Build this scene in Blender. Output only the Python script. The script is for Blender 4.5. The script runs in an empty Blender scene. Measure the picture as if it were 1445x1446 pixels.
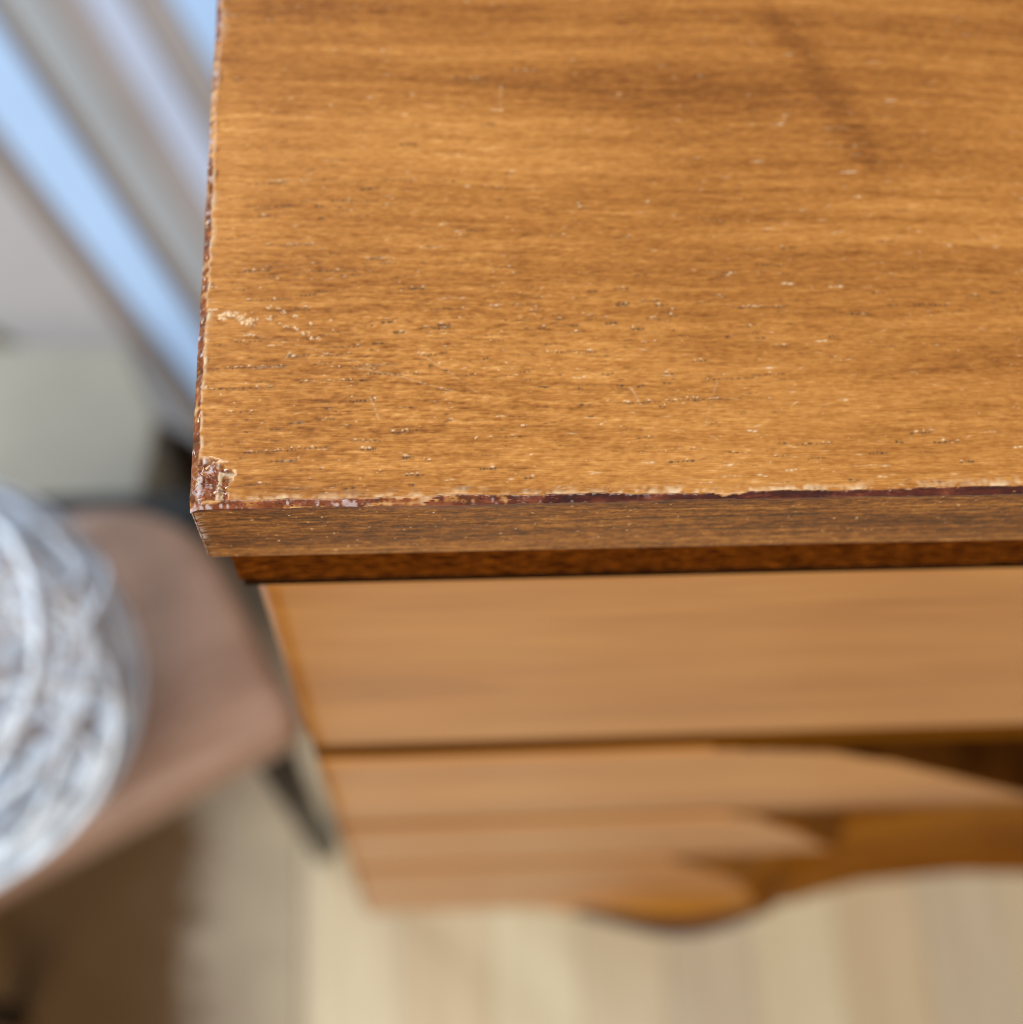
import bpy, bmesh, math, random
import numpy as np
from mathutils import Matrix, Vector
rng = np.random.default_rng(7)
random.seed(7)
SC = bpy.context.scene
COL = SC.collection

# ------------------------------------------------------------------ camera
cam_d = bpy.data.cameras.new('camera')
cam = bpy.data.objects.new('camera', cam_d)
COL.objects.link(cam)
cam.location = (0.034376, -0.083322, 0.184927)
cam.rotation_euler = (0.416821, -0.0547195, -0.0454702)
cam_d.sensor_fit = 'HORIZONTAL'
cam_d.sensor_width = 36
cam_d.lens = 36 * 1900 / 1445
cam_d.clip_start = 0.005
cam_d.clip_end = 50
cam_d.dof.use_dof = True
cam_d.dof.focus_distance = 0.2035
cam_d.dof.aperture_fstop = 7.6
cam_d.dof.aperture_blades = 0
SC.camera = cam

# ------------------------------------------------------------------ ambient + lamps
world = bpy.data.worlds.new('World')
SC.world = world
world.use_nodes = True
world.node_tree.nodes['Background'].inputs[0].default_value = (0.95, 0.97, 1.0, 1)
world.node_tree.nodes['Background'].inputs[1].default_value = 0.22

def area(name, loc, target, size, power, col, size_y=None):
    d = bpy.data.lights.new(name, 'AREA')
    d.energy = power; d.color = col; d.size = size
    if size_y: d.shape = 'RECTANGLE'; d.size_y = size_y
    o = bpy.data.objects.new(name, d); COL.objects.link(o)
    o.location = loc
    o.rotation_euler = (Vector(target) - Vector(loc)).to_track_quat('-Z', 'Y').to_euler()
    return o
area('window_light', (-2.1, 2.3, 1.35), (0, 0.05, -0.2), 1.3, 120, (0.76, 0.88, 1.0), 1.7)
area('room_light', (-0.5, -1.7, 2.2), (0.1, 0.0, -0.3), 1.5, 112, (1.0, 0.92, 0.82))
SC.view_settings.view_transform = 'Standard'
SC.view_settings.look = 'None'
SC.view_settings.exposure = 0
SC.view_settings.gamma = 1
SC.cycles.use_denoising = True
SC.cycles.filter_width = 1.0

# ------------------------------------------------------------------ helpers
def tag(o, label=None, cat=None, group=None, kind=None):
    if label: o['label'] = label
    if cat: o['category'] = cat
    if group: o['group'] = group
    if kind: o['kind'] = kind
    return o

def link(name, me, mat=None, parent=None):
    o = bpy.data.objects.new(name, me)
    COL.objects.link(o)
    if mat is not None and len(me.materials) == 0: me.materials.append(mat)
    if parent is not None: o.parent = parent
    return o

def empty(name, loc=(0, 0, 0), rz=0):
    o = bpy.data.objects.new(name, None); COL.objects.link(o)
    o.location = loc; o.rotation_euler = (0, 0, rz); o.empty_display_size = .05
    return o

def np_mesh(name, verts, quads, smooth=True):
    me = bpy.data.meshes.new(name)
    verts = np.ascontiguousarray(verts, np.float32); quads = np.ascontiguousarray(quads, np.int32)
    me.vertices.add(len(verts)); me.vertices.foreach_set('co', verts.ravel())
    me.loops.add(quads.size); me.loops.foreach_set('vertex_index', quads.ravel())
    me.polygons.add(len(quads))
    me.polygons.foreach_set('loop_start', np.arange(0, quads.size, 4, dtype=np.int32))
    me.polygons.foreach_set('loop_total', np.full(len(quads), 4, np.int32))
    me.polygons.foreach_set('use_smooth', np.full(len(quads), smooth))
    me.update(calc_edges=True); me.validate()
    return me

def grid_quads(nx, ny, off=0, flip=False):
    i = np.arange(nx - 1)[None, :]; j = np.arange(ny - 1)[:, None]
    a = j * nx + i
    q = np.stack([a, a + 1, a + nx + 1, a + nx], -1).reshape(-1, 4) + off
    return q[:, ::-1] if flip else q

def bm_obj(name, bm, mat, parent=None, smooth=False, bevel=0):
    if bevel:
        bmesh.ops.bevel(bm, geom=bm.edges[:], offset=bevel, segments=2, affect='EDGES', profile=.6)
    bmesh.ops.recalc_face_normals(bm, faces=bm.faces[:])
    me = bpy.data.meshes.new(name); bm.to_mesh(me); bm.free()
    if smooth:
        for p in me.polygons: p.use_smooth = True
    return link(name, me, mat, parent)

def box(name, p0, p1, mat, parent=None, bevel=0):
    bm = bmesh.new()
    c = [(a + b) / 2 for a, b in zip(p0, p1)]; s = [abs(b - a) for a, b in zip(p0, p1)]
    bmesh.ops.create_cube(bm, size=1, matrix=Matrix.Translation(c) @ Matrix.Diagonal((*s, 1)))
    return bm_obj(name, bm, mat, parent, bevel=bevel)

def prism(name, pts, z0, z1, mat, parent=None, bevel=0):
    bm = bmesh.new()
    lo = [bm.verts.new((x, y, z0)) for x, y in pts]; hi = [bm.verts.new((x, y, z1)) for x, y in pts]
    n = len(pts)
    bm.faces.new(lo[::-1]); top = bm.faces.new(hi)
    for i in range(n): bm.faces.new((lo[i], lo[(i + 1) % n], hi[(i + 1) % n], hi[i]))
    if bevel:
        bmesh.ops.recalc_face_normals(bm, faces=bm.faces[:])
        bmesh.ops.bevel(bm, geom=list(top.edges), offset=bevel, segments=3, affect='EDGES', profile=.5)
    return bm_obj(name, bm, mat, parent)

def tube_between(bm, a, b, r0, r1, n=16):
    a = Vector(a); b = Vector(b); d = (b - a)
    m = Matrix.Translation((a + b) / 2) @ d.to_track_quat('Z', 'Y').to_matrix().to_4x4()
    bmesh.ops.create_cone(bm, cap_ends=True, segments=n, radius1=r0, radius2=r1, depth=d.length, matrix=m)

# ------------------------------------------------------------------ materials
class NT:
    def __init__(s, name):
        s.m = bpy.data.materials.new(name); s.m.use_nodes = True
        s.t = s.m.node_tree; s.n = s.t.nodes; s.b = s.n['Principled BSDF']
    def new(s, typ, **kw):
        n = s.n.new(typ)
        for k, v in kw.items(): setattr(n, k, v)
        return n
    def l(s, a, b): s.t.links.new(a, b)
    def attr(s, name):
        return s.new('ShaderNodeAttribute', attribute_name=name).outputs['Fac']
    def coord(s, scale, rot=(0, 0, 0), src='Object'):
        tc = s.new('ShaderNodeTexCoord'); mp = s.new('ShaderNodeMapping')
        mp.inputs['Scale'].default_value = scale; mp.inputs['Rotation'].default_value = rot
        s.l(tc.outputs[src], mp.inputs['Vector']); return mp.outputs['Vector']
    def noise(s, vec, scale=1, detail=3, rough=.55, dist=0):
        n = s.new('ShaderNodeTexNoise'); n.inputs['Scale'].default_value = scale
        n.inputs['Detail'].default_value = detail; n.inputs['Roughness'].default_value = rough
        n.inputs['Distortion'].default_value = dist
        s.l(vec, n.inputs['Vector']); return n.outputs['Fac']
    def ramp(s, fac, stops):
        r = s.new('ShaderNodeValToRGB'); e = r.color_ramp.elements
        while len(e) < len(stops): e.new(.5)
        for el, (p, c) in zip(e, stops): el.position = p; el.color = (*c, 1)
        s.l(fac, r.inputs['Fac']); return r.outputs['Color']
    def mix(s, fac, a, b):
        m = s.new('ShaderNodeMix', data_type='RGBA')
        for v, i in ((fac, 0), (a, 6), (b, 7)):
            if hasattr(v, 'links'): s.l(v, m.inputs[i])
            elif i == 0: m.inputs[i].default_value = v
            else: m.inputs[i].default_value = (*v, 1)
        return m.outputs[2]
    def math(s, op, a, b=0.0, clamp=False):
        m = s.new('ShaderNodeMath', operation=op, use_clamp=clamp)
        for v, i in ((a, 0), (b, 1)):
            if hasattr(v, 'links'): s.l(v, m.inputs[i])
            else: m.inputs[i].default_value = v
        return m.outputs[0]
    def bump(s, h, strength, dist):
        b = s.new('ShaderNodeBump'); b.inputs['Strength'].default_value = strength
        b.inputs['Distance'].default_value = dist
        s.l(h, b.inputs['Height']); s.l(b.outputs['Normal'], s.b.inputs['Normal'])
    def out(s, col, rough, spec=.5, coat=0, coat_rough=.1):
        for v, k in ((col, 'Base Color'), (rough, 'Roughness')):
            if hasattr(v, 'links'): s.l(v, s.b.inputs[k])
            elif k == 'Roughness': s.b.inputs[k].default_value = v
            else: s.b.inputs[k].default_value = (*v, 1)
        s.b.inputs['Specular IOR Level'].default_value = spec
        s.b.inputs['Coat Weight'].default_value = coat; s.b.inputs['Coat Roughness'].default_value = coat_rough
        return s.m

def worn_wood():
    t = NT('worn_wood')
    fib = t.noise(t.coord((330, 4200, 900), (0, 0, math.radians(-2))), 1, 4, .6)
    shim = t.noise(t.coord((700, 2600, 900), (0, 0, math.radians(24))), 1, 2, .5)
    tone = t.attr('tone')
    f = t.math('ADD', tone, t.math('MULTIPLY', t.math('SUBTRACT', fib, .5), .50))
    f = t.math('ADD', f, t.math('MULTIPLY', t.math('SUBTRACT', shim, .5), .16), True)
    c = t.ramp(f, [(0, (.075, .025, .006)), (.28, (.205, .072, .014)), (.5, (.345, .139, .029)),
                   (.72, (.485, .220, .056)), (1, (.74, .43, .17))])
    c = t.mix(t.attr('pale'), c, (.80, .62, .40))
    c = t.mix(t.attr('pore'), c, (.045, .030, .020))
    vn = t.noise(t.coord((160, 500, 500)), 1, 3, .6)
    vc = t.ramp(vn, [(.36, (.026, .009, .011)), (.54, (.060, .016, .014)), (.70, (.17, .045, .024))])
    rc = t.ramp(vn, [(.34, (.045, .010, .008)), (.52, (.145, .034, .016)), (.70, (.33, .11, .05))])
    vc = t.mix(t.attr('red'), vc, rc)
    c = t.mix(t.attr('varnish'), c, vc)
    c = t.mix(t.attr('frost'), c, (.62, .55, .58))
    r = t.math('SUBTRACT', .46, t.math('MULTIPLY', t.attr('varnish'), .22))
    r = t.math('ADD', r, t.math('MULTIPLY', t.math('SUBTRACT', fib, .5), .3))
    h = t.math('ADD', t.math('MULTIPLY', fib, .6), t.math('MULTIPLY', shim, .5))
    t.bump(h, .55, .00006)
    return t.out(c, r, .26)

def plain_wood(name, stops, scale, rough=.4, coat=0.0, rot=0, bumpd=.0001, spec=.5, src='Object', cr=.15):
    t = NT(name)
    v = t.coord(scale, (0, 0, rot), src)
    a = t.noise(v, 1, 5, .6, .4)
    b = t.noise(t.coord([s * 9 for s in scale], (0, 0, rot), src), 1, 2, .5)
    f = t.math('ADD', a, t.math('MULTIPLY', t.math('SUBTRACT', b, .5), .35), True)
    c = t.ramp(f, stops)
    t.bump(f, .3, bumpd)
    return t.out(c, rough, spec, coat, cr)

def flat(name, col, rough=.6, var=.12, scale=30, spec=.4):
    t = NT(name)
    n = t.noise(t.coord((scale,) * 3), 1, 3)
    lo = tuple(x * (1 - var) for x in col); hi = tuple(min(1, x * (1 + var)) for x in col)
    return t.out(t.ramp(n, [(.3, lo), (.7, hi)]), rough, spec)

M_top = worn_wood()
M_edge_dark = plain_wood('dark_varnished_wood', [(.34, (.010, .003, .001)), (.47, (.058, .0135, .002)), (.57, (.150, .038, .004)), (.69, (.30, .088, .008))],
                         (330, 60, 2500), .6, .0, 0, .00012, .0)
M_rail = plain_wood('gap_shade_brown', [(.3, (.085, .027, .002)), (.7, (.17, .060, .005))], (12, 40, 60), .6, 0, 0, .0001, .0)  # dark brown carries the shade of the gap between drawers
M_under = flat('maroon_lip_shade', (.060, .017, .009), .4, .25, 20, .3)  # shade on the lower half of the lip, put into the colour
M_hollow = plain_wood('amber_hollow_shade', [(.3, (.12, .034, .0008)), (.55, (.19, .062, .0012)), (.75, (.32, .12, .003))], (9, 20, 24), .42, 0, 0, .0001, .04)  # recess shade under the drawer above, put into the wood colour
M_dark_hollow = plain_wood('dark_hollow_shade', [(.3, (.030, .009, .0015)), (.7, (.085, .028, .004))], (20, 30, 60), .6, 0, 0, .0001, .0)  # deep shade of the upper hollow, painted as dark brown
M_lip = plain_wood('amber_polished_lip', [(.3, (.26, .095, .006)), (.55, (.36, .15, .012)), (.75, (.42, .19, .02))], (9, 20, 24), .30, 0, 0, .0001, .3)
M_front = plain_wood('satin_teak', [(.25, (.29, .100, .013)), (.42, (.415, .160, .027)), (.60, (.49, .208, .043)), (.78, (.58, .27, .070))], (3, 30, 24), .40, .26, 0, .00005, cr=.24)
M_rail2 = plain_wood('orange_rail_wood', [(.3, (.17, .064, .012)), (.7, (.25, .10, .020))], (20, 40, 90), .5, 0, 0, .0001, .2)
M_carc = plain_wood('carcass_wood', [(.3, (.14, .05, .012)), (.7, (.26, .10, .025))], (8, 30, 60), .5)
M_stool = plain_wood('stool_wood', [(.3, (.18, .095, .062)), (.5, (.26, .15, .10)), (.7, (.33, .20, .14))], (5, 26, 30), .42, .25, math.radians(28))
M_leg = flat('dark_stained_wood', (.02, .014, .010), .5)
def rug_mat():
    t = NT('brown_rug_soft_shadow'); tc = t.new('ShaderNodeTexCoord'); sx = t.new('ShaderNodeSeparateXYZ')
    t.l(tc.outputs['Object'], sx.inputs[0])
    n = t.noise(t.coord((25, 25, 25)), 1, 3)
    f = t.math('MULTIPLY', t.math('ADD', sx.outputs[0], .175), 1 / .16)       # soft shadow edge painted as brown lightening to beige
    f = t.math('ADD', f, t.math('MULTIPLY', t.math('SUBTRACT', n, .5), .5), True)
    return t.out(t.ramp(f, [(0, (.070, .036, .014)), (.22, (.080, .045, .022)), (.40, (.25, .20, .145)), (.7, (.34, .28, .20)), (1, (.46, .38, .26))]), .95, .1)
M_rug = rug_mat()
PORES = [(33.7,38.0,3.9),(17.2,36.9,2.3),(11.0,36.1,7.0),(21.8,30.0,1.2),(29.7,31.7,1.6),(37.2,30.6,4.2),(31.7,29.7,1.7),(28.3,27.8,1.2),(8.5,28.4,5.3),(15.8,25.8,3.1),(21.4,25.8,5.7),(8.5,23.7,12.5),(28.7,23.8,6.5),(7.3,20.0,9.8),(22.0,21.1,11.4),(25.8,17.5,3.8),(6.7,15.8,4.5),(15.7,13.8,2.2),(20.3,14.4,2.6),(30.8,11.9,0.8),(32.9,12.2,3.0),(14.3,9.2,12.6),(26.8,9.1,2.2),(26.9,10.5,4.5),(13.9,7.4,3.7),(17.8,5.8,4.0),(10.2,3.5,4.0),(23.7,2.6,1.1),(33.4,3.1,0.7),(23.1,27.3,3.8),(36.0,25.6,2.7),(34.7,38.1,1.6),(29.6,31.7,1.1),(31.8,29.9,1.9),(35.7,30.5,0.9),(38.8,31.1,1.7),(38.8,30.4,1.7),(36.6,29.6,1.1),(28.2,27.7,1.5),(57.7,32.0,1.3),(54.7,30.4,1.3),(59.9,30.8,1.4),(63.0,37.2,1.0),(65.9,31.1,1.3),(69.7,29.9,0.8),(68.0,34.8,2.2),(58.2,25.8,3.1),(61.7,25.9,3.1),(45.4,24.8,0.9),(36.8,23.7,0.9),(60.5,16.3,1.5),(66.3,19.6,0.8),(47.6,12.1,1.2),(47.8,10.8,4.8),(39.4,34.1,5.0),(60.2,19.2,0.5),(26.3,9.1,1.5),(32.5,7.6,0.9),(39.5,13.9,0.6),(30.9,11.9,0.8),(44.9,5.5,2.4),(50.9,3.8,0.9),(33.7,4.6,2.7),(33.3,3.0,0.6),(25.9,23.9,1.2),(30.5,22.2,8.0),(66.3,19.6,0.9),(69.8,19.5,1.4),(73.9,20.0,1.2),(74.3,21.6,1.2),(84.0,20.6,7.1),(90.5,21.3,5.7),(77.9,17.0,2.1),(74.0,16.7,16.8),(79.4,23.9,1.9),(74.8,6.2,3.7),(72.7,15.8,0.5),(96.2,8.8,6.1),(106.0,7.0,2.8),(117.1,8.8,3.8),(113.1,10.4,2.8),(119.8,5.2,1.9),(109.6,8.9,0.9),(68.0,37.6,2.4),(68.0,34.5,1.9),(74.2,34.4,1.9),(81.3,34.9,2.4),(65.8,31.2,1.9),(72.6,31.9,1.9),(76.2,32.3,1.4),(70.2,30.0,2.4),(90.5,33.9,9.3),(88.8,30.5,1.9),(90.0,28.0,1.9),(102.1,28.3,1.9),(106.4,32.5,3.4),(112.8,34.1,2.0),(117.3,34.2,2.0),(120.3,34.0,3.0),(131.2,36.4,3.0),(126.5,35.6,2.0),(84.7,28.4,1.0),(44.5,81.3,6.0),(52.6,83.0,8.2),(10.7,54.3,8.0),(18.6,54.4,0.4),(9.6,58.8,5.3),(12.0,59.2,2.8),(31.8,59.6,4.1),(22.4,55.4,3.2),(26.3,55.3,4.5),(33.6,67.0,2.5),(40.4,59.2,1.6),(47.3,71.2,2.1),(43.1,48.3,2.0),(9.8,52.3,2.0),(19.2,51.7,0.8),(21.2,41.5,7.9),(3.4,93.0,1.7),(4.4,80.9,1.3),(50.7,60.9,1.2),(54.9,66.3,0.8),(14.3,46.7,7.5),(27.3,57.8,3.3),(8.7,41.6,3.9)]
FLECKS = [(60.0,21.1,2.2),(47.2,14.4,1.5),(58.2,11.2,1.2),(62.9,12.7,0.6),(61.4,4.4,1.8),(39.0,3.8,1.5),(48.4,3.7,1.2),(56.4,2.1,2.4),(40.5,36.0,5.1),(47.4,34.7,2.5),(90.2,22.5,1.9),(101.8,16.5,1.9),(86.6,11.2,1.6),(125.0,10.4,2.9),(128.6,7.6,1.7),(69.6,6.0,2.1),(82.0,5.4,1.8),(91.9,4.3,2.1),(104.9,4.9,6.0),(106.1,3.0,1.6),(78.3,2.4,2.3),(108.8,1.4,0.9),(82.5,3.4,3.2),(89.5,2.1,2.7),(87.3,3.4,1.8),(100.1,73.4,1.6),(98.0,71.2,2.1),(108.6,70.5,4.7),(111.2,64.7,2.1),(109.3,60.9,2.6),(110.0,55.7,1.5),(100.4,53.0,1.5),(83.7,51.1,0.8),(94.0,49.2,1.8),(124.0,45.7,1.8),(109.0,37.7,2.0),(86.8,40.5,1.5),(100.0,27.3,1.9),(93.6,63.2,2.6),(117.9,85.3,2.7),(101.9,87.0,1.6),(90.2,34.0,1.9),(119.4,76.6,2.1),(126.0,75.9,1.6),(105.6,48.5,2.0),(95.7,38.4,2.0),(103.7,37.7,2.5),(19.2,73.8,1.3),(16.7,72.8,1.2),(14.9,50.2,1.0),(37.0,45.9,3.6),(28.4,44.0,4.0),(39.4,50.5,1.6),(42.0,49.0,2.0),(43.5,58.2,1.2),(54.6,57.4,1.2),(49.2,74.3,2.1),(27.2,77.0,1.3),(33.3,73.3,0.8),(34.6,77.8,0.8),(13.6,59.5,7.7),(15.7,46.8,4.8),(8.2,29.6,1.0),(14.7,25.8,1.5),(16.3,13.8,1.3),(10.9,23.7,4.5),(18.9,9.3,3.3),(14.5,7.4,1.8),(28.9,23.8,4.6)]
CHIPS = [(1.92,34.33,0.56,0.21),(3.67,32.8,0.48,0.39),(5.0,33.58,0.72,0.53),(6.38,32.76,0.48,0.39),(7.76,31.94,0.51,0.46),(8.92,32.62,0.4,0.35),(11.21,32.58,0.35,0.35),(12.84,31.75,0.26,0.25),(14.04,31.14,0.32,0.28),(15.32,30.66,0.32,0.32),(16.6,29.9,0.48,0.25),(17.71,29.19,0.38,0.39),(18.9,28.97,0.26,0.21),(11.08,34.59,0.4,0.21),(12.45,34.51,0.26,0.21),(13.49,33.75,0.32,0.32),(15.29,32.91,0.35,0.25),(17.77,31.61,0.38,0.28),(1.06,28.69,0.35,0.53),(1.42,20.18,0.35,0.25),(8.17,29.55,0.48,0.14),(14.48,25.71,0.45,0.14),(20.36,25.89,0.32,0.18)]
STAINS = [(59.4,79.0,41.0,3.8,-2,-0.5),(107.6,89.5,7.7,19.4,0,-0.0),(104.8,87.8,3.4,15.2,24,-0.42),(111.0,70.1,3.0,12.0,20,-0.2),(86.8,76.6,31.1,5.4,0,-0.35),(39.2,65.3,27.7,7.8,0,0.25),(18.6,89.5,22.5,6.7,0,0.35),(125.6,79.7,20.3,8.2,0,-0.3),(114.8,53.6,19.3,3.3,0,0.3),(72.2,54.0,35.8,1.8,-5,-0.4),(65.7,46.9,47.0,1.8,-5,-0.45),(128.7,41.9,14.3,3.8,0,-0.45),(94.5,38.9,35.1,2.8,0,-0.35),(52.5,42.9,1.9,7.5,0,-0.2),(21.2,53.1,14.1,5.1,0,0.2),(81.5,28.9,6.9,7.4,0,-0.3),(103.0,16.8,28.1,6.1,0,0.3),(57.2,7.8,43.6,5.9,0,0.3),(82.2,56.8,8.4,11.7,0,-0.15),(5.2,47.6,4.6,37.4,0,0.25),(40.1,18.1,9.9,4.8,0,0.1),(31.5,35.0,22.8,4.9,0,-0.15),(82.3,24.9,22.7,3.7,0,-0.2)]

# ================================================================== SETTING: floor boards
FZ = -0.80
floor = box('floor', (-1.6, -1.2, FZ - .06), (1.6, 2.2, FZ - .02), flat('subfloor', (.10, .08, .06)))
tag(floor, kind='structure')
def board_mat(name, a, b, c):
    return plain_wood(name, [(.25, a), (.5, b), (.75, c)], (30, 2.4, 10), .45, .15, 0, .0002)
BM = [board_mat('pale_oak', (.50, .41, .27), (.56, .47, .32), (.62, .53, .38)),
      board_mat('honey_oak', (.50, .39, .24), (.56, .445, .29), (.62, .51, .34)),
      board_mat('grey_oak', (.47, .39, .28), (.53, .45, .325), (.59, .51, .38)),
      board_mat('cream_oak', (.55, .47, .31), (.61, .53, .36), (.66, .58, .41))]
bw = .062
pat = [0, 1, 3, 0, 2, 3, 1, 2, 0, 3, 1, 0, 2, 2]
def plank_mesh(mat):
    bm = bmesh.new()
    bmesh.ops.create_cube(bm, size=1, matrix=Matrix.Diagonal((bw - .0005, 3.2, .02, 1)))
    bmesh.ops.bevel(bm, geom=bm.edges[:], offset=.0006, segments=1, affect='EDGES')
    me = bpy.data.meshes.new('floor_board'); bm.to_mesh(me); bm.free(); me.materials.append(mat)
    return me
PM = [plank_mesh(m) for m in BM]
for k in range(-16, 18):
    o = link('floor_board', PM[pat[k % 14]], None, floor)
    o.location = (-.015 + k * bw, .45 + .03 * ((k * 7) % 5), FZ - .01 + .0004 * ((k * 5) % 3))

# ================================================================== CHEST
CH_LOC = Vector((.30, .15, FZ))
chest = empty('chest_of_drawers', CH_LOC)
tag(chest, 'warm brown wooden chest of drawers with a worn, chipped top corner and carved front', 'chest')
def part(o, p=chest):
    o.parent = p
    if p is chest: o.matrix_parent_inverse = Matrix.Translation(-CH_LOC)
    return o
CW, CD = .600, .32      # overall width and depth of the top (m)

# ---------- field helpers
def blur_fft(a, sx, sy):
    ny, nx = a.shape
    fx = np.fft.rfftfreq(nx)[None, :]; fy = np.fft.fftfreq(ny)[:, None]
    g = np.exp(-2 * (np.pi ** 2) * ((fx * sx) ** 2 + (fy * sy) ** 2))
    r = np.fft.irfft2(np.fft.rfft2(a) * g, s=a.shape)
    return r / (r.std() + 1e-9)
def shear(a, shift):
    ny, nx = a.shape
    j = (np.arange(ny)[:, None] + shift) % ny
    j0 = np.floor(j).astype(int) % ny; f = j - np.floor(j)
    i = np.arange(nx)[None, :].repeat(ny, 0)
    return a[j0, i] * (1 - f) + a[(j0 + 1) % ny, i] * f
def sm(e0, e1, x):
    t = np.clip((x - e0) / (e1 - e0), 0, 1); return t * t * (3 - 2 * t)

# ---------- the top: a dense relief where the photograph looks, coarse beyond
STEP = .00015
fx = np.arange(0, .160, STEP); fy = np.arange(0, .112, STEP)
def extend(f, end):
    out = list(f); s = STEP
    while out[-1] + s < end: s *= 1.18; out.append(min(out[-1] + s, end))
    out[-1] = end; return np.array(out)
X1 = extend(fx, CW); Y1 = extend(fy, CD)
nx, ny = len(X1), len(Y1); nfx, nfy = len(fx), len(fy)
X, Y = np.meshgrid(X1 * 1000, Y1 * 1000)          # millimetres
shape = (ny, nx)
mm = .15
grain_shift = (.035 * X + 1.1 * np.sin(X / 37 + Y / 60) + .5 * np.sin(X / 15 + 1 + Y / 25)) / mm
wn = lambda: rng.standard_normal(shape)
# broad figure
tone = .50 + .034 * shear(blur_fft(wn(), 300, 9), grain_shift) + .032 * shear(blur_fft(wn(), 160, 24), grain_shift) \
     + .022 * blur_fft(wn(), 90, 60)
tone += .032 * shear(blur_fft(wn(), 45, 2.2), grain_shift)
fine = shear(blur_fft(wn(), 2.4, .9), grain_shift)
fib = shear(blur_fft(wn(), 9, 1.0), grain_shift)
iso = shear(blur_fft(wn(), 3.2, 1.0), -.9 * grain_shift - .5 * X / mm * np.exp(-((X - 90) / 60) ** 2) * .25); iso2 = blur_fft(wn(), 1.2, .8)
strand = shear(blur_fft(wn(), 14, .75), grain_shift)
wear = .75 + .75 * np.exp(-((X - 32) / 34) ** 2 - ((Y - 20) / 20) ** 2)
tone += (.030 * fine + .030 * fib + .030 * iso + .016 * iso2 + .028 * strand) * wear
for (cx, cy, rx, ry, a, s) in STAINS:
    ca, sa = math.cos(math.radians(a)), math.sin(math.radians(a))
    u = (X - cx) * ca + (Y - cy) * sa; v = -(X - cx) * sa + (Y - cy) * ca
    tone += (.36 if ry > rx else .15) * s * np.exp(-(u / rx) ** 2 - (v / ry) ** 2)
pore = np.zeros(shape); pale = np.zeros(shape); varn = np.zeros(shape); frost = np.zeros(shape); H = np.zeros(shape)
glint = sm(2.3, 3.3, blur_fft(wn(), 1.5, .8)); speck = sm(2.2, 3.2, shear(blur_fft(wn(), 3.0, .85), grain_shift))
pale = np.maximum(pale, .55 * glint * np.clip(wear - .3, 0, 1)); pore = np.maximum(pore, .75 * speck * np.clip(wear - .3, 0, 1))
H += .03 * glint - .05 * speck
H += (.013 * fine + .009 * fib + .010 * iso + .005 * iso2 + .011 * strand) * wear + .012 * shear(blur_fft(wn(), 45, 2.2), grain_shift)

def splat(A, cx, cy, rx, ry, amp, ang=0.0, mode='max'):
    R = 2.6 * max(rx, ry)
    i0, i1 = np.searchsorted(X1, [(cx - R) / 1000, (cx + R) / 1000]); j0, j1 = np.searchsorted(Y1, [(cy - R) / 1000, (cy + R) / 1000])
    if i1 <= i0 or j1 <= j0: return
    sx = X[j0:j1, i0:i1] - cx; sy = Y[j0:j1, i0:i1] - cy
    ca, sa = math.cos(ang), math.sin(ang)
    g = amp * np.exp(-(((sx * ca + sy * sa) / rx) ** 2) - (((-sx * sa + sy * ca) / ry) ** 2))
    if mode == 'max': A[j0:j1, i0:i1] = np.maximum(A[j0:j1, i0:i1], g)
    else: A[j0:j1, i0:i1] += g
def dash(cx, cy, ln, strength, w=.13, white=.25):
    x = cx - ln / 2; slope = .035 + random.gauss(0, .012)
    while x < cx + ln / 2:
        l = random.uniform(.25, .8)
        yy = cy + slope * (x - cx) + random.gauss(0, .06)
        s = strength * random.uniform(.45, 1.1)
        ww = w * random.uniform(.7, 1.25)
        splat(pore, x + l / 2, yy, l * .55, ww, min(1, s), slope)
        splat(H, x + l / 2, yy, l * .6, ww * 1.25, -.085 * s, slope, 'add')
        if random.random() < white:
            splat(pale, x + l / 2 + random.gauss(0, .2), yy + ww * 1.6, l * .35, ww * .8, random.uniform(.4, .95), slope)
            splat(H, x + l / 2, yy + ww * 1.8, l * .4, ww, .03, slope, 'add')
        x += l * random.uniform(.9, 1.9)
for (cx, cy, ln) in PORES:
    dash(cx, cy, max(ln, .9), 1.0 if ln < 4 else .85, .20 if ln < 4 else .15)
for k in range(1250):                                # the small pores between them, thick in the worn middle
    cx = random.uniform(2, 150); cy = random.uniform(2, 108)
    dens = .30 + .9 * math.exp(-((cx - 40) / 45) ** 2 - ((cy - 30) / 17) ** 2) - .2 * (cx > 95)
    if random.random() > dens: continue
    dash(cx, cy, random.uniform(.5, 3.2) , random.uniform(.3, .95), random.uniform(.08, .17), .10)
for (cx, cy, ln) in FLECKS:
    n = max(1, int(ln / .7))
    for q in range(n):
        x = cx - ln / 2 + (q + .5) * ln / n
        splat(pale, x, cy + .02 * (x - cx) + random.gauss(0, .07), ln / n * random.uniform(.3, .65), random.uniform(.07, .19), random.uniform(.12, .85) * (.55 if ln > 2.6 else 1), random.gauss(.03, .12))
        splat(H, x, cy, ln / n * .6, .2, .035, .03, 'add')
for k in range(420):                                # tiny pale flecks, more to the right and towards the front edge
    cx = random.uniform(4, 150); cy = random.uniform(1, 100)
    dens = .18 + .4 * (cx > 70) + .45 * math.exp(-cy / 7)
    if random.random() > dens: continue
    splat(pale, cx, cy, random.uniform(.15, .7), random.uniform(.07, .12), random.uniform(.12, .5), random.gauss(.03, .2))
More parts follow.
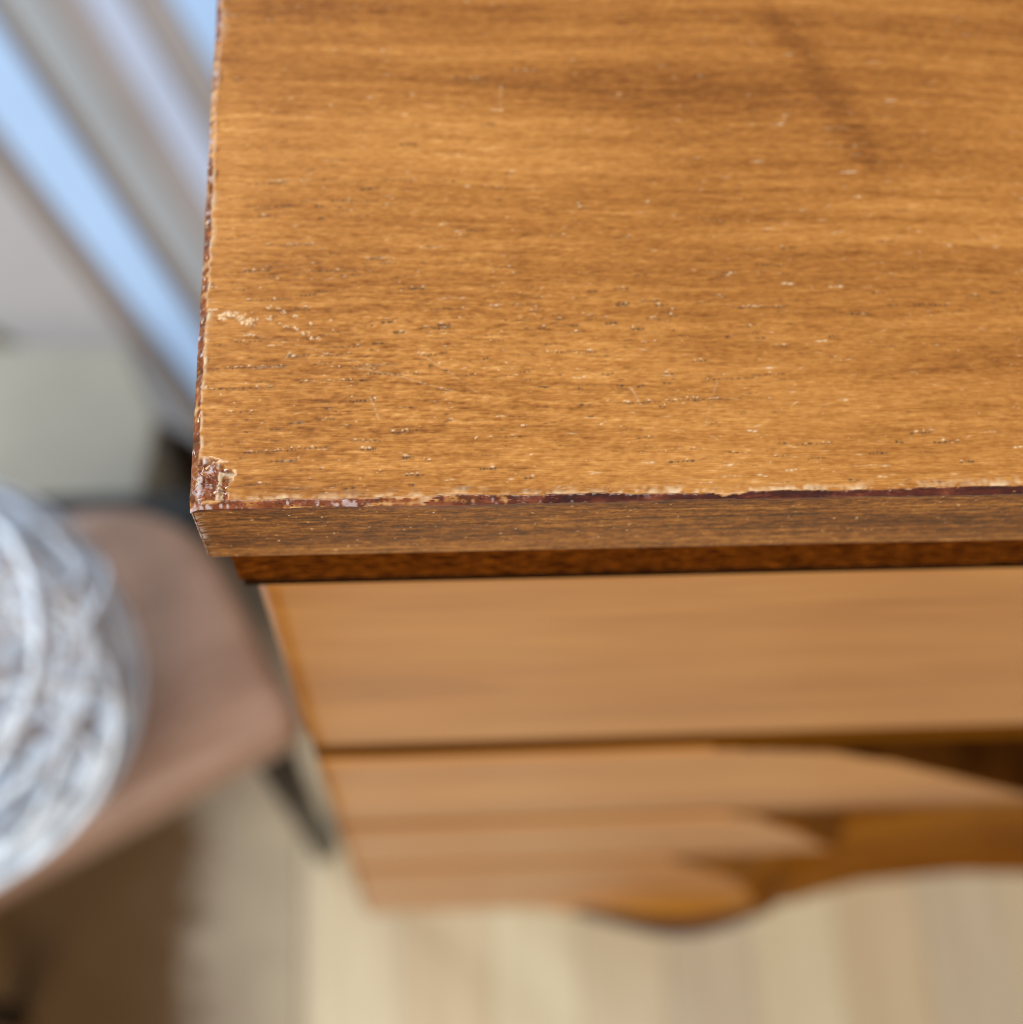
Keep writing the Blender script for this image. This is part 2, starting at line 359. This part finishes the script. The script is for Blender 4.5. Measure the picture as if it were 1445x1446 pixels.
for (cx, cy, rx, ry) in CHIPS:                      # the dented trail running in from the left edge
    big = cx < 8.5
    for q in range(16 if big else 5):
        ux, uy = random.gauss(0, rx * (.95 if big else .7)), random.gauss(0, ry * .55)
        k = random.uniform(.16, .5)
        splat(pale, cx + ux, cy + uy, rx * k, ry * k * 1.2, random.uniform(.4, 1.0), random.uniform(-.8, .8))
        splat(H, cx + ux, cy + uy, rx * k, ry * k, random.uniform(-.05, .12), random.uniform(-.8, .8), 'add')
    for q in range(3):
        ux = random.gauss(0, rx * .7)
        splat(pore, cx + ux, cy - ry * random.uniform(1.1, 1.5), rx * random.uniform(.3, .7), ry * .25 + .03, random.uniform(.2, .75), -.25)
    splat(H, cx - .1, cy - ry * 1.3, rx, ry * .5, -.12, -.2, 'add')
def scratch(x0, y0, x1, y1, w, amp, d):
    n = int(math.hypot(x1 - x0, y1 - y0) / .25)
    for q in range(n):
        f = q / n; x = x0 + (x1 - x0) * f; y = y0 + (y1 - y0) * f + .25 * math.sin(f * 5)
        if random.random() < .75: splat(pale, x, y, .2, w, amp * random.uniform(.3, 1), 0)
        splat(H, x, y, .25, w * 1.2, -d, 0, 'add')
scratch(24.7, 23.4, 40.1, 19.3, .10, .4, .010); scratch(26.9, 18.3, 28.5, 14.3, .10, .5, .012)
scratch(67.8, 19.4, 69.5, 16.2, .09, .5, .01); scratch(50.1, 79.9, 49.7, 74.4, .14, .45, .006)
scratch(34.7, 25.8, 46.6, 16.7, .07, .3, .008); scratch(82, 20, 79, 12, .07, .3, .006); scratch(7, 30, 26, 24.5, .06, .25, .01)

# ---------- worn arrises: front (along X) and left (along Y)
def edge_noise(n, s, k=1.0):
    a = np.convolve(rng.standard_normal(n + 8 * int(s)), np.exp(-np.linspace(-3, 3, int(6 * s)) ** 2), 'same')[:n]
    return k * a / a.std()
wf = .86 + edge_noise(nx, 60, .10) + edge_noise(nx, 12, .06) + edge_noise(nx, 4, .04)
wl = 1.05 + .35 * np.exp(-Y1 * 1000 / 25) + edge_noise(ny, 60, .10) + edge_noise(ny, 10, .07) + edge_noise(ny, 4, .05)
wl[nfy:] = 1.0; wf[nfx:] = .86
WF = np.maximum(wf, .45)[None, :]; WL = np.maximum(wl, .5)[:, None]
drop_f = np.clip(WF - Y, 0, None) * 1.25; drop_l = np.clip(WL - X, 0, None) * 1.25
drop_c = np.clip(2.6 - X * .8 - Y * .9 + .3 * np.sin(X * 3 + Y * 2), 0, None) * .62      # the knocked-off corner
drop = np.sqrt(drop_f ** 2 + drop_l ** 2 + drop_c ** 2)
drop = np.where(drop > 0, np.maximum(drop - .12 + .12 * np.exp(-drop * 6), 0), 0)
on_edge = sm(-.12, .12, np.maximum(WF - Y, WL - X))
e1 = blur_fft(wn(), 16, 2.0); e2 = blur_fft(wn(), 5, 2.5); e3 = blur_fft(wn(), 1.6, 1.6)
e1l = blur_fft(wn(), 2.0, 18); cor = np.exp(-(X / 14) ** 2)
isl = (WL - X) > (WF - Y)
e4 = blur_fft(wn(), 9, .9)
nn = np.where(isl, .55 * e1l + .5 * e2 + .35 * e3, .45 * e1 + .25 * e2 + .25 * e3 + .55 * e4)
bias = np.where(isl, .62 - .75 * sm(45, 85, Y), .75 - .55 * np.exp(-((X - 12) / 14) ** 2) + .75 * sm(35, 65, X))
vmask = sm(-.35, .25, nn + bias) * on_edge
varn = np.maximum(varn, vmask * np.where(isl, .82, .84 + .14 * sm(30, 60, X)))
fmask = sm(1.0, 1.6, .6 * e1 + .7 * e3 - .25 * bias) * on_edge * (isl + (~isl) * np.exp(-(X / 55) ** 2))
frost = np.maximum(frost, .6 * fmask * sm(-.2, 1.2, e3 + .5 * e4))
pale = np.maximum(pale * (1 - on_edge * .8), sm(.3, 1.4, -nn - bias * .6) * on_edge * .32)
H += on_edge * (.035 * e2 + .045 * e3)
# bare pale line just inside the arris, and reddish bleed
inn = np.maximum(0, Y - WF); innl = np.maximum(0, X - WL)
pf = np.exp(-(inn / (.85 + .25 * np.clip(e1, -1, 2))) ** 2) * (1 - on_edge)
pl = np.exp(-(innl / (.50 + .2 * np.clip(e1l, -1, 2))) ** 2) * (1 - on_edge)
pale = np.maximum(pale, pf * np.clip(.22 + .17 * e2 + .14 * e3, 0, .7) * sm(4, 9, X))
pale = np.maximum(pale, pl * np.clip(.38 + .28 * e2, 0, .9) * (1 - .5 * sm(50, 75, Y)))
tone += .12 * np.exp(-Y / 3.0) + .08 * np.exp(-X / 3.0)
tone -= .30 * np.exp(-((inn - .7) / .5) ** 2) * np.clip(e1 + .3 * e2 - .9, 0, 1)
tone -= .30 * np.exp(-((innl - .5) / .4) ** 2) * np.clip(e2 - .2, 0, 1)

# ---------- the torn corner
tear = np.ones(shape)
poly = [(1.6, 8.2), (3.9, 7.3), (6.2, 6.0), (6.0, 3.9), (5.7, .8), (.6, .5), (.5, 3.4)]
inside = np.full(shape, 9.0)
for k in range(len(poly)):
    (ax, ay), (bx, by) = poly[k], poly[(k + 1) % len(poly)]
    L = math.hypot(bx - ax, by - ay); nxn, nyn = (by - ay) / L, -(bx - ax) / L
    inside = np.minimum(inside, (X - ax) * nxn + (Y - ay) * nyn)
inside += .28 * e2 + .14 * e3 + .22 * blur_fft(wn(), 12, 9)
tear = sm(-.05, .25, inside)
wq = 7 * blur_fft(wn(), 11, 9)
t1 = shear(blur_fft(wn(), 5.5, 1.3), wq + .2 * X / mm); t2 = shear(blur_fft(wn(), 1.6, 4.0), -.7 * wq); t3 = blur_fft(wn(), 1.0, 1.0)
rid = np.abs(t1) * .5 + np.abs(t2) * .5
H += tear * (-.40 + .13 * rid + .07 * t2 + .05 * t3) + .07 * np.exp(-((inside + .12) / .18) ** 2) * sm(-.5, .5, t2)
pore *= 1 - tear
varn = np.maximum(varn * (1 - tear), tear * (.24 + .55 * sm(-.6, 1.0, t1 + .3 * t3)))
pale = np.maximum(pale * (1 - tear), tear * sm(.2, 1.5, t2 - .3 * t1) * .72)
frost = np.maximum(frost * (1 - tear), tear * sm(.8, 1.8, t3 * .6 + t1 * .6) * .6)
pale = np.maximum(pale, .7 * np.exp(-((inside + .16) / .16) ** 2) * sm(-.2, 1.0, e2 + .5 * t2))
tone += .15 * tear * t1 - .12 * tear
sx = np.exp(-((X - (1.7 + .12 * (Y - 3))) / .35) ** 2) * sm(.2, 1.5, Y) * (1 - sm(7.0, 8.6, Y))   # pale ridge on its left
frost = np.maximum(frost, .8 * sx * sm(-.6, .3, t2)); H += .12 * sx

fade = sm(.158, .150, X / 1000) * sm(.110, .104, Y / 1000)
fade = np.where(fade == 0, np.maximum(on_edge * 0, 0), fade)
red = np.clip(np.where(isl, .9 + .2 * e2, .95 * (1 - sm(18, 52, X)) + .22 * np.clip(e1 + e4, -1, 1.5)), 0, 1)
red = np.maximum(red, sm(9, 6, X) * sm(9, 7, Y))
keep = (X < 152) & (Y < 106)
H = np.where(keep, H, 0); pore *= keep; pale *= keep; frost *= keep
Zt = -drop + H
top_v = np.stack([X / 1000, Y / 1000, Zt / 1000], -1).reshape(-1, 3)
attrs = dict(tone=tone, pore=pore, pale=pale, varnish=varn, frost=frost, red=red)
Q = [grid_quads(nx, ny)]; V = [top_v]; A = {k: [np.clip(v, 0, 1.2).ravel()] for k, v in attrs.items()}
off = len(top_v)

# ---------- front face of the top: from the arris down, rolling under
TB = -.0214
prof = []                                        # (y, z) from arris to underside
zs = np.linspace(0, 1, 92)
for s_ in zs: prof.append((0.0, s_))
nz = 92; nr = 14
def face_rows(axis_coord, z_start, lead, length):
    """rows of (inset, z): straight part then a quarter round of 1.9 mm"""
    R = 1.9
    rows = []
    for s_ in np.linspace(0, 1, nz): rows.append((np.zeros_like(z_start), z_start + (TB * 1000 + R - z_start) * s_))
    for a in np.linspace(0, math.pi / 2, nr)[1:]:
        rows.append((np.full_like(z_start, R * (1 - math.cos(a))), np.full_like(z_start, TB * 1000 + R - R * math.sin(a))))
    rows.append((np.full_like(z_start, 30.0), np.full_like(z_start, TB * 1000)))
    return np.stack([r[0] for r in rows]), np.stack([r[1] for r in rows])
# front
ins, zz = face_rows(X1, Zt[0, :], None, None)
nrow = ins.shape[0]
fn1 = blur_fft(rng.standard_normal((nrow, nx)), 40, .8); fn2 = blur_fft(rng.standard_normal((nrow, nx)), 4, .7); fn4 = blur_fft(rng.standard_normal((nrow, nx)), 1.0, .7); fn3 = blur_fft(rng.standard_normal((nrow, nx)), 120, 9)
cut = np.sqrt(np.clip(1.1 - X1 * 1000, 0, None)) * .0
rel = .010 * fn1 + .012 * fn2; rel[0] = 0; rel[-1] = 0
yy = ins + rel
xx = np.broadcast_to(X1 * 1000, yy.shape)
# meet the left face on a small vertical round
xround = np.maximum(xx, np.clip(ins, 0, None))
yy = yy + np.clip(.9 - xx, 0, None) ** 2 * .55
V.append(np.stack([xround, yy, zz], -1).reshape(-1, 3) / 1000)
Q.append(grid_quads(nx, nrow, off, True)); off += nrow * nx
dz = (Zt[0, :][None, :] - zz) / 17.0              # 0 at the arris, 1 at the bottom
ft = .285 + .075 * fn1 + .075 * fn2 + .045 * fn3 + .05 * fn4 + .12 * sm(.78, .95, dz) - .07 * np.exp(-((dz - .55) / .2) ** 2)
ft -= .25 * np.exp(-((dz - .12) / .02) ** 2) * (np.clip(fn1, 0, 1))
fv = np.exp(-(dz / (.055 + .02 * np.clip(fn3, -1, 2))) ** 2) * sm(-.6, .4, fn1 + .6)
fp = sm(2.5, 3.3, fn4) * .8
fp = np.maximum(fp, .35 * np.exp(-(xx / 1.2) ** 2) * sm(-.5, 1, fn2))
for k, v in dict(tone=ft, pore=sm(1.8, 2.6, -fn1) * .4, pale=fp, red=np.clip(1 - sm(18, 55, xx) + .2 * fn3, 0, 1), varnish=fv * .9, frost=.6 * np.exp(-(xx / .8) ** 2) * sm(-.2, .8, fn3 + fn2)).items(): A[k].append(np.clip(v, 0, 1.2).ravel())
# left
ins, zz = face_rows(Y1, Zt[:, 0], None, None)
nrow = ins.shape[0]
ln1 = blur_fft(rng.standard_normal((nrow, ny)), 3, 2); ln2 = blur_fft(rng.standard_normal((nrow, ny)), 30, 2)
xx = ins + .02 * ln1 * (np.arange(nrow)[:, None] > 0) * (np.arange(nrow)[:, None] < nrow - 1)
yy = np.broadcast_to(Y1 * 1000, xx.shape)
xx = xx + np.clip(.9 - yy, 0, None) ** 2 * .55
V.append(np.stack([xx, np.maximum(yy, ins), zz], -1).reshape(-1, 3) / 1000)
Q.append(grid_quads(ny, nrow, off)); off += nrow * ny
dz = (Zt[:, 0][None, :] - zz) / 17.0
lv = np.exp(-(dz / .12) ** 2) * sm(-.4, .5, ln2 + .4)
for k, v in dict(tone=.34 + .07 * ln1 + .05 * ln2, pore=0 * dz, pale=sm(1.5, 2.4, ln1) * .6, red=1 + 0 * dz, varnish=lv, frost=sm(1.2, 1.9, ln2) * .6).items(): A[k].append(np.clip(v, 0, 1.2).ravel())
# right face, back face and underside close the board
def quad(p): 
    global off
    V.append(np.array(p, float)); Q.append(np.array([[0, 1, 2, 3]]) + off); off += 4
    for k in A: A[k].append(np.full(4, .4 if k == 'tone' else 0.0))
quad([(CW, 0, 0), (CW, CD, 0), (CW, CD, TB), (CW, 0, TB)])
quad([(CW, CD, 0), (0, CD, 0), (0, CD, TB), (CW, CD, TB)])
quad([(.03, .03, TB + .0002), (.03, CD, TB + .0002), (CW, CD, TB + .0002), (CW, .03, TB + .0002)])
me = np_mesh('top_board', np.concatenate(V), np.concatenate(Q))
for k, parts_ in A.items():
    at = me.attributes.new(k, 'FLOAT', 'POINT'); at.data.foreach_set('value', np.concatenate(parts_).astype(np.float32))
top = part(link('top_board', me, M_top))

# torn splinters and lifted varnish flakes at the corner and along the arris
def flakes(name, n, where, mat, size):
    vs, fs = [], []
    for _ in range(n):
        x, y, z, ang = where()
        l = random.uniform(.5, 1.0) * size; w = l * random.uniform(.18, .4); th = .05
        lift = random.uniform(.05, .35) * size * .5; tw = random.uniform(-.5, .5)
        ca, sa = math.cos(ang), math.sin(ang)
        base = len(vs)
        for s_ in (0, .5, 1):
            wd = w * (1 - .75 * s_) ; zz_ = z + lift * s_ ** 1.6
            for side in (-1, 1):
                for up in (0, th):
                    px = l * (s_ - .3); py = side * wd / 2
                    vs.append(((x + px * ca - py * sa) / 1000, (y + px * sa + py * ca) / 1000, (zz_ + up + side * tw * wd * .3) / 1000))
        for s_ in (0, 4):
            b = base + s_
            fs += [(b, b + 4, b + 6, b + 2), (b + 1, b + 3, b + 7, b + 5), (b, b + 1, b + 5, b + 4), (b + 2, b + 6, b + 7, b + 3)]
        fs += [(base, base + 2, base + 3, base + 1), (base + 8, base + 9, base + 11, base + 10)]
    o = link(name, np_mesh(name, np.array(vs), np.array(fs), False), mat, top)
    return o
def flake_mat(name, stops, rough):
    t = NT(name); n = t.noise(t.coord((1500, 1500, 1500)), 1, 2)
    return t.out(t.ramp(n, stops), rough, .6)
MF_red = flake_mat('red_varnish_flake', [(.3, (.06, .012, .012)), (.5, (.22, .05, .028)), (.7, (.42, .15, .08))], .25)
MF_pale = flake_mat('bare_fibre', [(.3, (.50, .30, .15)), (.7, (.80, .66, .50))], .5)
tag(flakes('varnish_flake', 34, lambda: (random.uniform(1.4, 6.1), random.uniform(1.0, 6.6), -.30, random.choice([1.9, 2.2, 2.5, .4, .1]) + random.gauss(0, .3)), MF_red, 1.5), kind='stuff')
tag(flakes('wood_splinter', 9, lambda: (random.uniform(1.4, 6.1), random.uniform(1.0, 6.8), -.26, random.choice([1.4, 2.3, 2.6, .6]) + random.gauss(0, .3)), MF_pale, 1.3), kind='stuff')
def on_front():
    x = abs(random.gauss(0, 1)) * 22 + 6
    y = random.uniform(.2, .8)
    return (x, y, -(.86 - y) * 1.25 + .02, random.gauss(0, .15) + random.choice([0, math.pi]))
def on_left():
    y = random.uniform(6, 70); x = random.uniform(.35, 1.05)
    return (x, y, -(1.15 - x) * 1.25 + .05, math.pi / 2 + random.gauss(0, .2) + random.choice([0, math.pi]))
tag(flakes('arris_flake', 50, on_front, MF_red, 1.0), kind='stuff')
tag(flakes('arris_chip', 22, on_left, MF_pale, .8), kind='stuff')

# ---------- dark moulding strip under the top
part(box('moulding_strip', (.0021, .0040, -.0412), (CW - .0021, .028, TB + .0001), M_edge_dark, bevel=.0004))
part(box('painted_shadow_line', (.0030, .0036, -.0427), (CW - .003, .028, -.0413), flat('shadow_line_black', (.020, .008, .003), .8, .3, 200, .0)))  # near-black strip painted as the shadow line under the moulding
# ---------- carcass
part(box('side_panel', (.0050, .0455, -.4985), (.0230, CD - .012, -.0412), M_carc))
part(box('side_panel', (CW - .023, .0455, -.4985), (CW - .005, CD - .012, -.0412), M_carc))
part(box('back_panel', (.0230, CD - .024, -.4985), (CW - .023, CD - .0125, -.0412), M_carc))
part(box('bottom_panel', (.0230, .0455, -.4985), (CW - .023, CD - .024, -.486), M_carc))
part(box('carcass_front', (.0230, .0460, -.4860), (CW - .023, .0545, -.0412), M_carc))
part(box('plinth', (.060, .090, FZ), (CW - .06, CD - .05, -.4986), M_carc))
for (z0, z1, mt) in ((-.1807, -.1626, M_rail), (-.2782, -.2660, M_rail2)):  # the first, dark rail fills the gap as painted shade
    part(box('drawer_rail', (.0052, .0050, z0), (CW - .0052, .0453, z1), mt))
for (xa, xb) in ((.0052, .176), (CW - .176, CW - .0052)):
    part(box('drawer_rail', (xa, .0050, -.3682), (xb, .0453, -.3560), M_rail2, bevel=.002))

# ---------- drawer fronts, carved
def smin(x, a): return np.sqrt(x * x + a * a) - a
def drawer(zt, zb, curve, depth, bulge=None, x0=.0043, soft=.011, mats=None, r=.0020):
    """solid front: relief y(x, z); curve = [(x, z)...] lower rim of the carved hollow (left half, mirrored)"""
    n, m = 220, 90
    xs = np.linspace(x0, CW - x0, n); zl = np.linspace(0, 1, m)
    zs = zb + (zt - zb) * zl
    XX, ZZ = np.meshgrid(xs, zs)
    Yy = np.full(XX.shape, .0040)
    xm = np.minimum(XX, CW - XX)
    if curve:
        cx = [c[0] for c in curve]; cz = [c[1] for c in curve]
        rim = np.interp(xm, cx, cz, left=zt + .05)
        s = np.clip(ZZ - rim, 0, None)
        s = np.where(xm < cx[0], 0, s)
        Yy += depth * (1 - np.exp(-s / soft)) * (s > 0)
        hollow = s > 1e-5
    if bulge:
        for (bx, bz, rx, rz, amp) in bulge:
            Yy -= amp * np.exp(-((xm - bx) / rx) ** 2 - ((ZZ - bz) / rz) ** 2)
    # soften top and bottom arris
    for d in (zt - ZZ, ZZ - zb):
        q = np.clip(r - d, 0, r); Yy += r - np.sqrt(np.maximum(r * r - q * q, 0))
    q = np.clip(.003 - (xm - x0), 0, .003); Yy += .003 - np.sqrt(np.maximum(.003 ** 2 - q * q, 0))
    f = np.stack([XX, Yy, ZZ], -1).reshape(-1, 3)
    b = np.stack([XX, np.full(XX.shape, .0450), ZZ], -1).reshape(-1, 3)
    quads = [grid_quads(n, m), grid_quads(n, m, n * m, True)]
    ring = list(range(n)) + [j * n + n - 1 for j in range(1, m)] + [(m - 1) * n + i for i in range(n - 2, -1, -1)] + [j * n for j in range(m - 2, 0, -1)]
    ring = np.array(ring); nx_ = np.roll(ring, -1)
    quads.append(np.stack([ring, ring + n * m, nx_ + n * m, nx_], -1))
    me = np_mesh('drawer_front', np.concatenate([f, b]), np.concatenate(quads))
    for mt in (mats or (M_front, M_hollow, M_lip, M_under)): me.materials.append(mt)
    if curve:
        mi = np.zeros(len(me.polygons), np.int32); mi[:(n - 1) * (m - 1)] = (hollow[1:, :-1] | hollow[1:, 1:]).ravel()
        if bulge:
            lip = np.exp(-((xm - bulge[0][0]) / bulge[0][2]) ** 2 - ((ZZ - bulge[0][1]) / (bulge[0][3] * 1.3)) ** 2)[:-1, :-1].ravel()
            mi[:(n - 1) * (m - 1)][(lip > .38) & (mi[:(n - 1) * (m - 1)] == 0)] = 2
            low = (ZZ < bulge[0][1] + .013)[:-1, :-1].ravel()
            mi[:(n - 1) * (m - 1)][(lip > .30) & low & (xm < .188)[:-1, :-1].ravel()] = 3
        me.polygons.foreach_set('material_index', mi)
    return part(link('drawer_front', me, None))
drawer(-.0429, -.1625, None, 0, r=.0004)
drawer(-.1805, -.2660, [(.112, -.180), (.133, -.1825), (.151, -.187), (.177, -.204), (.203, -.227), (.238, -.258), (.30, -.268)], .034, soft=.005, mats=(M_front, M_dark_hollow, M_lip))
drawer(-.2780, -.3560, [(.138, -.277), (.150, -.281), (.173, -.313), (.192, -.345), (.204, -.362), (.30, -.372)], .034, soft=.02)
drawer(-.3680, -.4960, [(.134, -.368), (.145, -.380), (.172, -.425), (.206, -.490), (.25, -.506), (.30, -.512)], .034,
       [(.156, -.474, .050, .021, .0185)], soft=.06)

# ================================================================== STOOL, WIRE BALL AND THE THINGS BEHIND
ST = Vector((-.028, .073)); eA = Vector((.884, .467)); eB = Vector((-.467, .884))
s_top = -.42
stool = empty('stool', (ST.x - .12 * eA.x + .07 * eB.x, ST.y - .12 * eA.y + .07 * eB.y, FZ), math.atan2(eA.y, eA.x))
tag(stool, 'low brown wooden stool with rounded corners on dark legs beside the chest', 'stool')
# local frame: x along the front edge, y towards the back; origin under the middle of the seat
def arc(cx, cy, r, a0, a1, n=10):
    return [(cx + r * math.cos(math.radians(a0 + (a1 - a0) * i / n)), cy + r * math.sin(math.radians(a0 + (a1 - a0) * i / n))) for i in range(n + 1)]
HX, Y0, Y1_ = .132, -.070, .085
pts = arc(HX - .014, Y0 + .014, .014, -90, 0, 6) + arc(HX - .066, Y1_ - .066, .066, 0, 90, 14) + arc(-HX + .066, Y1_ - .066, .066, 90, 180, 14) + arc(-HX + .014, Y0 + .014, .014, 180, 270, 6)
prism('seat', pts, s_top - .022 - FZ, s_top - FZ, M_stool, stool, .011)
for (lx, ly) in ((.112, -.048), (-.105, -.045), (.100, .055), (-.100, .055)):
    bm = bmesh.new(); tube_between(bm, (lx, ly, s_top - .0222 - FZ), (lx * 1.06, ly * 1.1, .0047), .011, .008)
    bm_obj('leg', bm, M_leg, stool, True)

# ball of looped pale wire
ball = empty('wire_ball', (-.1625, .0765, s_top), 0)
tag(ball, 'round ball of pale blue-white looped wire resting on the brown stool', 'wire ball')
MW = flat('pale_blue_wire', (.70, .80, .95), .4, .10, 40, .6)
MW2 = flat('grey_wire', (.38, .42, .48), .35, .15, 40, .6)
Rb = .084
def hoop(axis, rad, offset, tr, mat):
    n, k = 72, 8
    ax = Vector(axis).normalized(); u = ax.orthogonal().normalized(); w = ax.cross(u)
    vs = []
    c = ax * offset
    ph = random.uniform(0, 6.28); wob = random.uniform(.0, .05)
    for i in range(n):
        a = 2 * math.pi * i / n
        rr = rad * (1 + wob * math.sin(2 * a + ph))
        d = u * math.cos(a) + w * math.sin(a)
        p = c + d * rr
        for j in range(k):
            b = 2 * math.pi * j / k
            q = p + d * (tr * math.cos(b)) + ax * (tr * math.sin(b))
            vs.append((q.x, q.y, q.z + Rb + .002))
    qs = [(i * k + j, ((i + 1) % n) * k + j, ((i + 1) % n) * k + (j + 1) % k, i * k + (j + 1) % k) for i in range(n) for j in range(k)]
    return link('wire_loop', np_mesh('wire_loop', np.array(vs), np.array(qs)), mat, ball)
view = Vector((.2, -.16, .5)).normalized()
for i in range(30):
    if i % 2: ax = view + Vector((random.gauss(0, .6), random.gauss(0, .6), random.gauss(0, .3)))
    else: ax = Vector((random.gauss(0, 1), random.gauss(0, 1), random.gauss(0, 1)))
    tr = random.uniform(.0009, .0019)
    off_ = random.uniform(-.45, .75) * Rb if i % 2 else random.uniform(-.5, .5) * Rb
    rr = math.sqrt(max(Rb ** 2 - off_ ** 2, .0004)) * random.uniform(.93, 1.0) - tr
    hoop(ax, rr, off_, tr, MW if i % 5 else MW2)
hoop(view, Rb - .003, .004, .0022, MW); hoop(view + Vector((.1, .05, 0)), Rb - .006, .012, .0034, MW)
hoop(view + Vector((-.1, .1, 0)), Rb * .84, .03, .0034, MW)

# rug under the stool
rug = prism('rug', [(-.75, -.6), (-.045, -.6), (-.060, .45), (-.75, .45)], FZ + .0015, FZ + .0045, M_rug, None, .001)
tag(rug, 'flat brown rug on the floor under the stool, its soft shadow edge painted in', 'rug')
# pale grey storage box behind the stool
bx = empty('storage_box', (-.22, .37, FZ + .0047))
tag(bx, 'low pale grey box standing behind the stool', 'box')
M_box = flat('grey_box_paint', (.30, .285, .24), .6, .08, 12)
o = prism('box_body', [(-.155 + .0, -.045), (.062, -.072), (.070, .0), (.045, .056), (-.155, .058)], 0, .115, M_box, bx, .004)
o = prism('lid', [(-.158, -.048), (.065, -.075), (.073, .0), (.047, .060), (-.158, .062)], .1155, .130, M_box, bx, .005)
# black bar added as the dark shadow between box and stool
bar = empty('shadow_bar', (-.13, .235, FZ + .0047))
tag(bar, 'black bar on two feet added as the shadow between the stool and the grey box', 'shadow bar')
M_black = flat('shadow_bar_black', (.008, .008, .009), .5)
box('shadow_bar_top', (-.055, -.012, .245), (.040, .012, .268), M_black, bar, .003)
for x in (-.045, .028): box('shadow_bar_foot', (x - .006, -.010, 0), (x + .006, .010, .2448), M_black, bar, .002)

# slatted panel of pale blue and taupe boards lying towards the window
slp = empty('slatted_panel', (-.25, .70, FZ))
tag(slp, 'pale blue, grey and taupe slatted panel lying on the floor behind the grey box', 'slatted panel')
SLAT = {
 'pale_blue': flat('pale_blue_paint', (.33, .46, .66), .45, .05, 6),
 'lavender': flat('lavender_grey_paint', (.38, .41, .51), .5, .05, 6),
 'taupe': flat('taupe_paint', (.26, .215, .19), .55, .08, 6),
 'brown': flat('brown_taupe_paint', (.18, .125, .09), .55, .10, 6),
 'grey': flat('mid_grey_paint', (.28, .28, .28), .55, .06, 6),
 'stone': flat('stone_paint', (.32, .29, .275), .55, .06, 6)}
lines = [((-.345, .53), (-.195, .436)), ((-.326, .675), (-.183, .475)), ((-.33, .716), (-.174, .493)), ((-.342, .834), (-.156, .525)), ((-.345, .871), (-.152, .55)),
         ((-.316, .888), (-.152, .596)), ((-.279, .889), (-.152, .648)), ((-.243, .889), (-.152, .711)), ((-.201, .889), (-.153, .794)), ((-.06, .90), (-.06, .86))]
cols = ['stone', 'brown', 'pale_blue', 'brown', 'grey', 'taupe', 'lavender', 'taupe', 'pale_blue']
hts = [.010, .004, .020, .006, .012, .006, .018, .008, .020]
def ext(l, a, b):
    p, q = Vector(l[0]), Vector(l[1]); d = q - p
    return p - d * a, q + d * b
for i, c in enumerate(cols):
    a0, a1 = ext(lines[i], .5, .45); b0, b1 = ext(lines[i + 1], .5, .45)
    g = .0006
    P = [a0, a1, b1, b0]; cen = sum(P, Vector((0, 0))) / 4
    P = [p + (cen - p).normalized() * g for p in P]
    z = .010 + .004
    o = prism('slat', [(p.x + .25, p.y - .70) for p in P], .001 + .012, .012 + z + hts[i], SLAT[c], slp, .0015)
